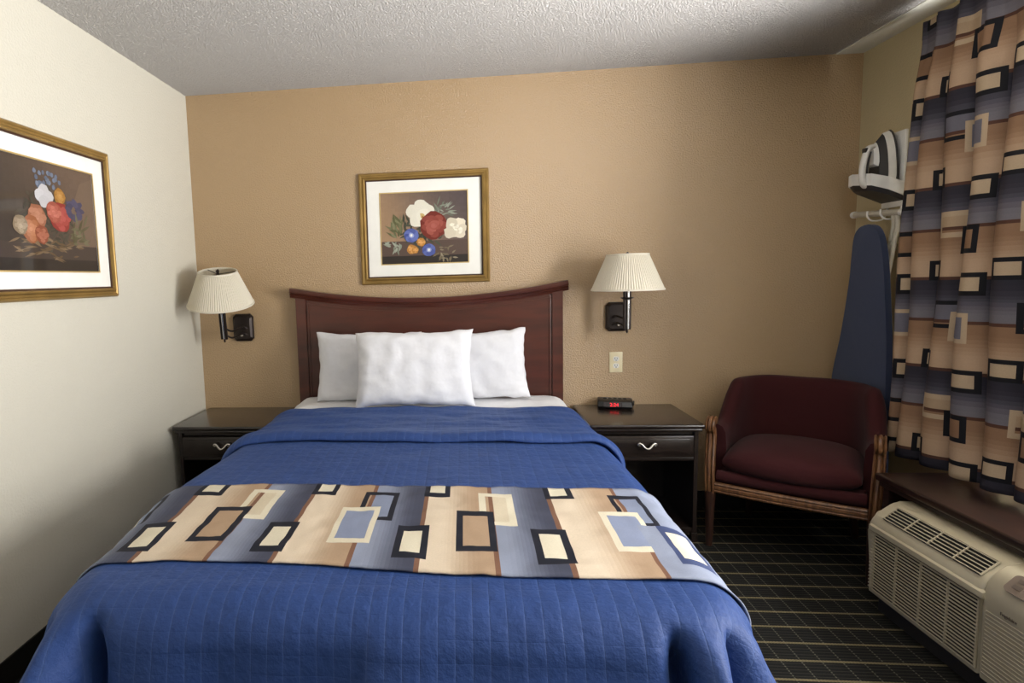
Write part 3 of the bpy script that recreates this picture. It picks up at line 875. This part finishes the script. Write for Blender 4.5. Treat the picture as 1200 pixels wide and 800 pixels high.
# ------------------------------------------------------------------ ironing board, hung on the holder
XB = 2.268
ib = thing('ironing_board', 'navy covered ironing board hanging upright on the right wall behind the armchair', 'ironing board', (XB, -.27, .17))
Lft = spline([(-.282, 1.545, 0), (-.225, 1.530, 0), (-.190, 1.485, 0), (-.178, 1.38, 0), (-.168, 1.26, 0), (-.122, 1.0, 0), (-.062, .76, 0), (-.050, .5, 0), (-.052, .19, 0)], 6)
Rgt = spline([(-.282, 1.545, 0), (-.335, 1.530, 0), (-.378, 1.48, 0), (-.408, 1.38, 0), (-.430, 1.25, 0), (-.462, 1.0, 0), (-.474, .76, 0), (-.480, .5, 0), (-.478, .19, 0)], 6)
outl = [(p.x, p.y) for p in Lft]+[(p.x, p.y) for p in reversed(Rgt[1:])]
loc = [(a+.27, b-.17) for a, b in outl]
bm = B(); prism(bm, loc, 'x', -.017, .010, .007, 3); obj('cover', bm, 'boardblue', ib, smooth=50)
bm = B(); prism(bm, [(a*.94, .69+(b-.69)*.97) for a, b in loc], 'x', .011, .018); obj('board_plate', bm, 'wirewhite', ib)
bm = B(); tube(bm, [(.048, .185, 1.437), (.048, -.150, 1.417)], .015, 14); ft = obj('foot_bar', bm, 'wirewhite', ib, smooth=60)
for y, z, yy in ((.185, 1.437, .200), (-.150, 1.417, -.165)):
    bm = B(); tube(bm, [(.048, y-.004*(1 if y > 0 else -1), z), (.048, yy, z)], .0175, 14); obj('end_cap', bm, 'white', ft, smooth=60)
for off in (-.06, -.035):
    bm = B(); tube(bm, spline([(.048, off-.055, 1.42), (.052, off-.062, 1.36), (.044, off-.05, 1.25), (.034, off+.02, .8), (.034, off+.07, .25)], 6), .0105, 10); obj('leg', bm, 'wirewhite', ib, smooth=60)
bm = B(); tube(bm, [(.034, -.1, .23), (.034, .16, .23)], .011, 12); obj('foot_bar', bm, 'wirewhite', ib, smooth=60)

# ------------------------------------------------------------------ iron holder + iron
ih = thing('iron_holder', 'white wall mounted iron holder with hooks beside the curtain', 'iron holder', (XR, -.27, 1.62))
bm = B(); box(bm, -.014, 0, -.085, .06, .0, .355, .006, 2); obj('wall_plate', bm, 'white', ih, smooth=40)
def rrect(y0, y1, x0, x1, tip):      # tray outline in plan: pointed toward the back-left
    return [(x1, y0), (x1, y1), (x0+.04, y1+.002), (x0+.008, y1-.012), (x0, (y0+y1)/2+.035), (x0+.03, y0+.03), (x0+.085, y0)]
bm = B()
lo = rrect(-.065, .055, -.115, -.008, 0); hi = rrect(-.10, .075, -.175, -.008, 0)
r0 = [bm.verts.new((x, y, .042+.075*(-x/.175))) for x, y in hi]; r1 = [bm.verts.new((x, y, .105+.065*(-x/.175))) for x, y in hi]
r2 = [bm.verts.new((x*.93-.002, y*.92, .104+.065*(-x/.175))) for x, y in hi]; r3 = [bm.verts.new((x*.93-.002, y*.9, .050+.07*(-x/.175))) for x, y in hi]
for a, b in ((r0, r1), (r1, r2), (r2, r3)):
    for k in range(7): bm.faces.new((a[k], a[(k+1) % 7], b[(k+1) % 7], b[k]))
bm.faces.new(r3); bm.faces.new(r0[::-1])
tr = obj('tray', bm, 'white', ih, smooth=35)
bm = B()
b0 = [bm.verts.new((x*.86-.008, y*.84-.006, .024+.066*(-x/.175))) for x, y in hi]; b1 = [bm.verts.new((x*.96-.004, y*.96-.004, .041+.075*(-x/.175))) for x, y in hi]
for k in range(7): bm.faces.new((b0[k], b0[(k+1) % 7], b1[(k+1) % 7], b1[k]))
bm.faces.new(b0[::-1]); bm.faces.new(b1)
q = obj('tray_base', bm, 'dkgrey', ih, smooth=40); q['label'] = 'dark grey tray underside'
for y in (.02, -.075):
    bm = B(); tube(bm, spline([(-.006, y, .03), (-.012, y, -.02), (-.03, y, -.052), (-.075, y, -.057), (-.098, y, -.037), (-.100, y, -.010)], 6), .0042, 8); obj('hook', bm, 'white', ih, smooth=60)

ir = thing('iron', 'white and charcoal steam iron standing nose up in the wall holder', 'iron', (XR-.030, -.285, 1.725), (0, 0, math.radians(8)))
def tear(w, h0, h1, n=20):
    pts = []
    for k in range(n+1):
        q = k/n; z = h0+(h1-h0)*q; y = w*(1-q**2.2)**.62*(.86+.14*min(1, q*6)); pts.append((y, z))
    return pts+[(-a, b) for a, b in reversed(pts[:-1])]
def slab(x0, x1, w0, w1, a0, a1, b0, b1, mat, name, lab=None):
    bm = B(); s0, s1 = tear(w0, a0, b0), tear(w1, a1, b1)
    v0 = [bm.verts.new((x0, y, z)) for y, z in s0]; v1 = [bm.verts.new((x1, y, z)) for y, z in s1]
    k = len(s0)
    for i in range(k): bm.faces.new((v0[i], v0[(i+1) % k], v1[(i+1) % k], v1[i]))
    bm.faces.new(v0[::-1]); bm.faces.new(v1)
    o = obj(name, bm, mat, ir, smooth=35)
    if lab: o['label'] = lab
slab(-.004, -.014, .057, .058, 0, 0, .262, .262, 'dkgrey', 'soleplate', 'dark metal soleplate')
slab(-.0142, -.046, .057, .050, 0, 0, .258, .246, 'white', 'skirt')
slab(-.0462, -.078, .048, .034, .0, .0, .244, .205, 'dkgrey', 'water_tank', 'charcoal water tank')
slab(-.0782, -.094, .030, .018, .09, .10, .205, .185, 'white', 'nose_cover')
bm = B(); path = spline([(-.088, 0, .185), (-.112, 0, .175), (-.128, 0, .13), (-.136, 0, .07), (-.128, 0, .01), (-.10, 0, -.004), (-.07, 0, .0)], 7)
sweep(bm, path, [(.017*math.cos(q), .012*math.sin(q)) for q in [2*PI*k/12 for k in range(12)]], (0, 1, 0)); obj('handle', bm, 'white', ir, smooth=60)
bm = B(); box(bm, -.134, -.112, -.012, .012, .155, .178, .005, 2); obj('steam_button', bm, 'dkgrey', ir, smooth=40)
bm = B(); sweep(bm, spline([(-.104, 0, .16), (-.113, 0, .11), (-.116, 0, .06), (-.108, 0, .015)], 6), [(.012*math.cos(q), .005*math.sin(q)) for q in [2*PI*k/10 for k in range(10)]], (0, 1, 0)); obj('grip', bm, 'dkgrey', ir, smooth=60)

# ------------------------------------------------------------------ curtain
XC, YA, YB, ZC0, ZC1 = 2.252, -.528, -1.36, .500, 2.352
N_ = 900; arcs = [0]; pl = []
def fold(y, zf):     # zf 0 bottom .. 1 top
    # lobed pleats, tighter at the heading
    ph = (YA-y)
    k = ph/.128+.18*math.sin(ph*5+.5)
    lobe = abs(math.sin(PI*k))**.75
    a = .062*(.9+.1*math.sin(k*2.1)); 
    base = -a*lobe
    head = -.016 - .028*abs(math.sin(PI*k))**9 - .004*math.sin(PI*k*2)
    t = ss(.955, .83, zf)
    return base*t + head*(1-t)
for i in range(N_+1): pl.append(YA+(YB-YA)*i/N_)
for a, b in zip(pl, pl[1:]): arcs.append(arcs[-1]+math.hypot(b-a, fold(b, .5)-fold(a, .5)))
def y_of(arc):
    lo, hi = 0, N_
    while hi-lo > 1:
        m_ = (lo+hi)//2
        if arcs[m_] <= arc: lo = m_
        else: hi = m_
    f = (arc-arcs[lo])/max(1e-9, arcs[hi]-arcs[lo]); return pl[lo]+(pl[hi]-pl[lo])*f
QP = .37
CP0, CP1 = (ZC0-.555)/PER, (ZC1-.555)/PER      # an A line (cream below, dark above) at z .555
Pl, Ql = fab_lines(CP0, CP1, .33, .33+arcs[-1]/QP, PER, QP, .06, .018, 0, 0)
def curt(q, p):
    z = .555+p*PER; zf = (z-ZC0)/(ZC1-ZC0)
    y = y_of((q-.33)*QP)
    yy = y + .05*(1-ss(0, .5, abs(y-YA)))*( -(zf-.5)*1.0) + .006*math.sin(z*4+y*9)
    x = XC+fold(y, zf)+.006*math.sin(z*5+y*14) - .008*(1-zf)
    x += .065*(1-ss(0, .09, YA-y))
    z += .022*max(0, (YA-y))*(1-zf)
    return Vector((x, yy, z))
bm = lattice(Ql, Pl, curt, lambda q, p: tuple(c*k for c, k in zip(fabric_dark(p, q), (.52, .43, .36, 1))))  # same print as the runner, darkened to put the curtain's shade into its colour
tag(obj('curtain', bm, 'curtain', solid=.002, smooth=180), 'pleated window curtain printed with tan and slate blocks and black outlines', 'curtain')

# ------------------------------------------------------------------ window ledge and air conditioner
lg = thing('window_ledge', 'dark brown wooden ledge under the curtain, above the air conditioner', 'ledge', (2.16, -.9, 0))
lx = -2.16; ly = .9
bm = B(); box(bm, 1.962+lx, 2.366+lx, -3.62+ly, -.878+ly, .470, .500, .008, 3); obj('top', bm, 'ledgewood', lg, smooth=40)
bm = B(); box(bm, 1.975+lx, 1.995+lx, -3.6+ly, -.89+ly, .448, .4695, .002); obj('apron', bm, 'ledgewood', lg)
bm = B(); box(bm, 1.99+lx, 2.36+lx, -.925+ly, -.892+ly, 0, .4695, .003); obj('side_panel', bm, 'ledgewood', lg)
bm = B(); box(bm, 1.99+lx, 2.36+lx, -3.6+ly, -3.567+ly, 0, .4695, .003); obj('side_panel', bm, 'ledgewood', lg)

AX, AY0, AY1 = 1.86, -1.03, -2.10
ac = thing('air_conditioner', 'beige through-wall air conditioner with louvred front below the window ledge', 'air conditioner', (AX, AY0, 0))
D = lambda y: y-AY0
bm = B()
# louvred front body
prof = [(0, .075), (0, .325), (-.008, .332), (-.008, .352), (.004, .374), (.020, .392), (.060, .424), (.075, .432), (.10, .436), (.34, .436), (.34, .075)]
prism(bm, prof, 'y', D(-1.545), D(AY0), .010, 3)
obj('housing', bm, 'offwhite', ac, smooth=30)
bm = B()
prof = [(-.004, .075), (-.004, .300), (-.010, .34), (.002, .385), (.022, .414), (.050, .434), (.10, .440), (.34, .440), (.34, .075)]
prism(bm, prof, 'y', D(AY1), D(-1.5465), .012, 3)
hc = obj('control_housing', bm, 'offwhite', ac, smooth=30)
bm = B()
for i in range(17): box(bm, -.0065, -.004, D(AY1+.012), D(-1.56), .092+i*.0125, .0975+i*.0125, .0012, 1)
obj('rib', bm, 'vent', hc)
# base skirt
bm = B(); box(bm, .03, .34, D(AY1+.02), D(AY0-.02), 0, .0745); obj('base', bm, 'dkgrey', ac)
# front louvre
bm = B(); box(bm, -.0015, .0, D(-1.535), D(-1.062), .090, .318); obj('intake_shade_plate', bm, 'slot', ac)  # flat black plate stands in for the shade between the louvres
bm = B()
for i in range(19): 
    z = .0915+i*.01235
    box(bm, -.0085, -.0017, D(-1.537), D(-1.060), z, z+.0040, .0012, 1)
for k in range(5):
    y = -1.062-.473*k/4
    box(bm, -.0075, -.0017, D(y)-.0025, D(y)+.0025, .0915, .318)
obj('front_louvre', bm, 'vent', ac)
bm = B()
for i in range(17): box(bm, -.0045, .001, D(-1.056), D(-1.036), .092+i*.0137, .097+i*.0137, .001, 1)
obj('edge_rib', bm, 'vent', ac)
bm = B(); prism(bm, [(-.016, .331), (-.016, .347), (-.008, .352), (.0, .352), (.0, .325), (-.008, .325)], 'y', D(-1.558), D(-1.040), .004, 2); obj('lip', bm, 'offwhite', ac, smooth=40)
# top discharge grille on the slope (.004,.374)->(.060,.424)
P0 = Vector((.0115, 0, .3852)); P1 = Vector((.058, 0, .4228)); e2 = (P1-P0); Lg = e2.length; e2n = e2.normalized(); nn = Vector((-e2n.z, 0, e2n.x))
def onslope(a, y, n): return P0+e2n*a+nn*n+Vector((0, y, 0))
def slopebox(bm, a0, a1, y0, y1, n0, n1):
    vs = [bm.verts.new(onslope(a, y, n)) for n in (n0, n1) for (a, y) in ((a0, y0), (a1, y0), (a1, y1), (a0, y1))]
    for f in ((0, 1, 2, 3), (7, 6, 5, 4), (0, 4, 5, 1), (1, 5, 6, 2), (2, 6, 7, 3), (3, 7, 4, 0)): bm.faces.new([vs[i] for i in f])
bm = B(); slopebox(bm, -.004, Lg+.006, D(-1.52), D(-1.085), .0005, .0030); gr = obj('grille_shade_plate', bm, 'slot', ac)  # black plate on the slope, painted shade for the grille gaps
bm = B()
for i in range(6): a = -.002+i*(Lg+.002)/5; slopebox(bm, a, a+.0026, D(-1.52), D(-1.085), .0031, .0085)
for k in range(5):
    y = -1.085-.435*k/4; slopebox(bm, -.004, Lg+.006, D(y)-.0022, D(y)+.0022, .0031, .0078)
obj('top_grille', bm, 'vent', ac)
# control panel
Q0 = Vector((.005, 0, .3905)); e2 = Vector((.050-.002, 0, .434-.385)); e2n = e2.normalized(); nn = Vector((-e2n.z, 0, e2n.x)); P0 = Q0; 
bm = B(); rr_ = []
for (ca, cy, a0) in ((.042, D(-1.625), 0), (.006, D(-1.625), 90), (.006, D(-1.985), 180), (.042, D(-1.985), 270)):
    for k in range(7):
        q = math.radians(a0+k*15); rr_.append((ca+.013*math.cos(q), cy+.020*math.sin(q)))
lo_ = [bm.verts.new(onslope(a, y, .002)) for a, y in rr_]; hi_ = [bm.verts.new(onslope(a, y, .0085)) for a, y in rr_]
for k in range(len(rr_)): bm.faces.new((lo_[k], lo_[(k+1) % len(rr_)], hi_[(k+1) % len(rr_)], hi_[k]))
bm.faces.new(hi_); bm.faces.new(lo_[::-1])
cp = obj('control_panel', bm, 'panelbrown', hc); cp['label'] = 'taupe control panel'
for i in range(6):
    for j in range(2):
        bm = B(); y = -1.635-i*.056; a = .010+j*.022
        slopebox(bm, a, a+.012, D(y)-.016, D(y)+.010, .0086, .0102); obj('button', bm, 'button', cp)
bm = B(); slopebox(bm, -.001, .005, D(-1.745), D(-1.730), .0086, .0105); obj('sensor', bm, 'slot', cp)
text('logo', 'Frigidaire', 'button', hc, .0145, Matrix.Translation((-.0082, D(-1.645), .318)) @ Matrix.Rotation(PI/2, 4, 'X').to_4x4() @ Matrix.Identity(4) if False else Matrix.Translation((-.0095, D(-1.640), .316)) @ (Matrix.Rotation(-PI/2, 4, 'Z') @ Matrix.Rotation(PI/2, 4, 'X')), .0006, 'small grey logo lettering')

# ------------------------------------------------------------------ light
def area(name, loc, rot, sx, sy, e, col):
    l = bpy.data.lights.new(name, 'AREA'); l.shape = 'RECTANGLE'; l.size = sx; l.size_y = sy; l.energy = e; l.color = col
    o = bpy.data.objects.new(name, l); COL.objects.link(o); o.location = loc; o.rotation_euler = rot; return o
# daylight and an added ceiling fill outside the window in the right wall
area('daylight', (XR+.20, -2.50, 1.42), (0, math.radians(90), 0), 1.6, 2.1, 34, (1, .99, .98))
area('daylight_open_sky', (XR+.42, -2.15, 1.45), (0, math.radians(90), 0), .8, .65, 72, (1, .985, .965))
area('ceiling_fill', (XR+.40, -2.60, .75), (0, math.radians(150), 0), .6, 2.2, 185, (1, .975, .95)).data.spread = math.radians(130)  # upward lamp added outside the window to brighten the ceiling
w = bpy.data.worlds.new('World'); S.world = w; w.use_nodes = True
bg = w.node_tree.nodes['Background']; bg.inputs[0].default_value = (.85, .92, 1, 1); bg.inputs[1].default_value = .5

# ------------------------------------------------------------------ camera
cam = bpy.data.cameras.new('camera'); co = bpy.data.objects.new('camera', cam); COL.objects.link(co); S.camera = co
R_ = [[0.994398165958119, 0.10123858581287025, -0.030381512170057242], [0.019450564703753108, 0.1072600371000899, 0.9940407234987874], [-0.10389399920993676, 0.9890632099031373, -0.1046900365090595]]
rt, up, fw = map(Vector, R_)
mw = Matrix((rt, up, -fw)).transposed().to_4x4(); mw.translation = Vector((.2956, -3.4501, 1.353))
co.matrix_world = mw
cam.sensor_width = 36; cam.sensor_fit = 'HORIZONTAL'; cam.lens = 700/1200*36
cam.shift_x = (600-472.0)/1200; cam.shift_y = (399.56-400)/1200
cam.clip_start = .02

vs_ = S.view_settings; vs_.view_transform = 'Standard'; vs_.look = 'None'; vs_.gamma = 1; vs_.exposure = .17; vs_.use_curve_mapping = False
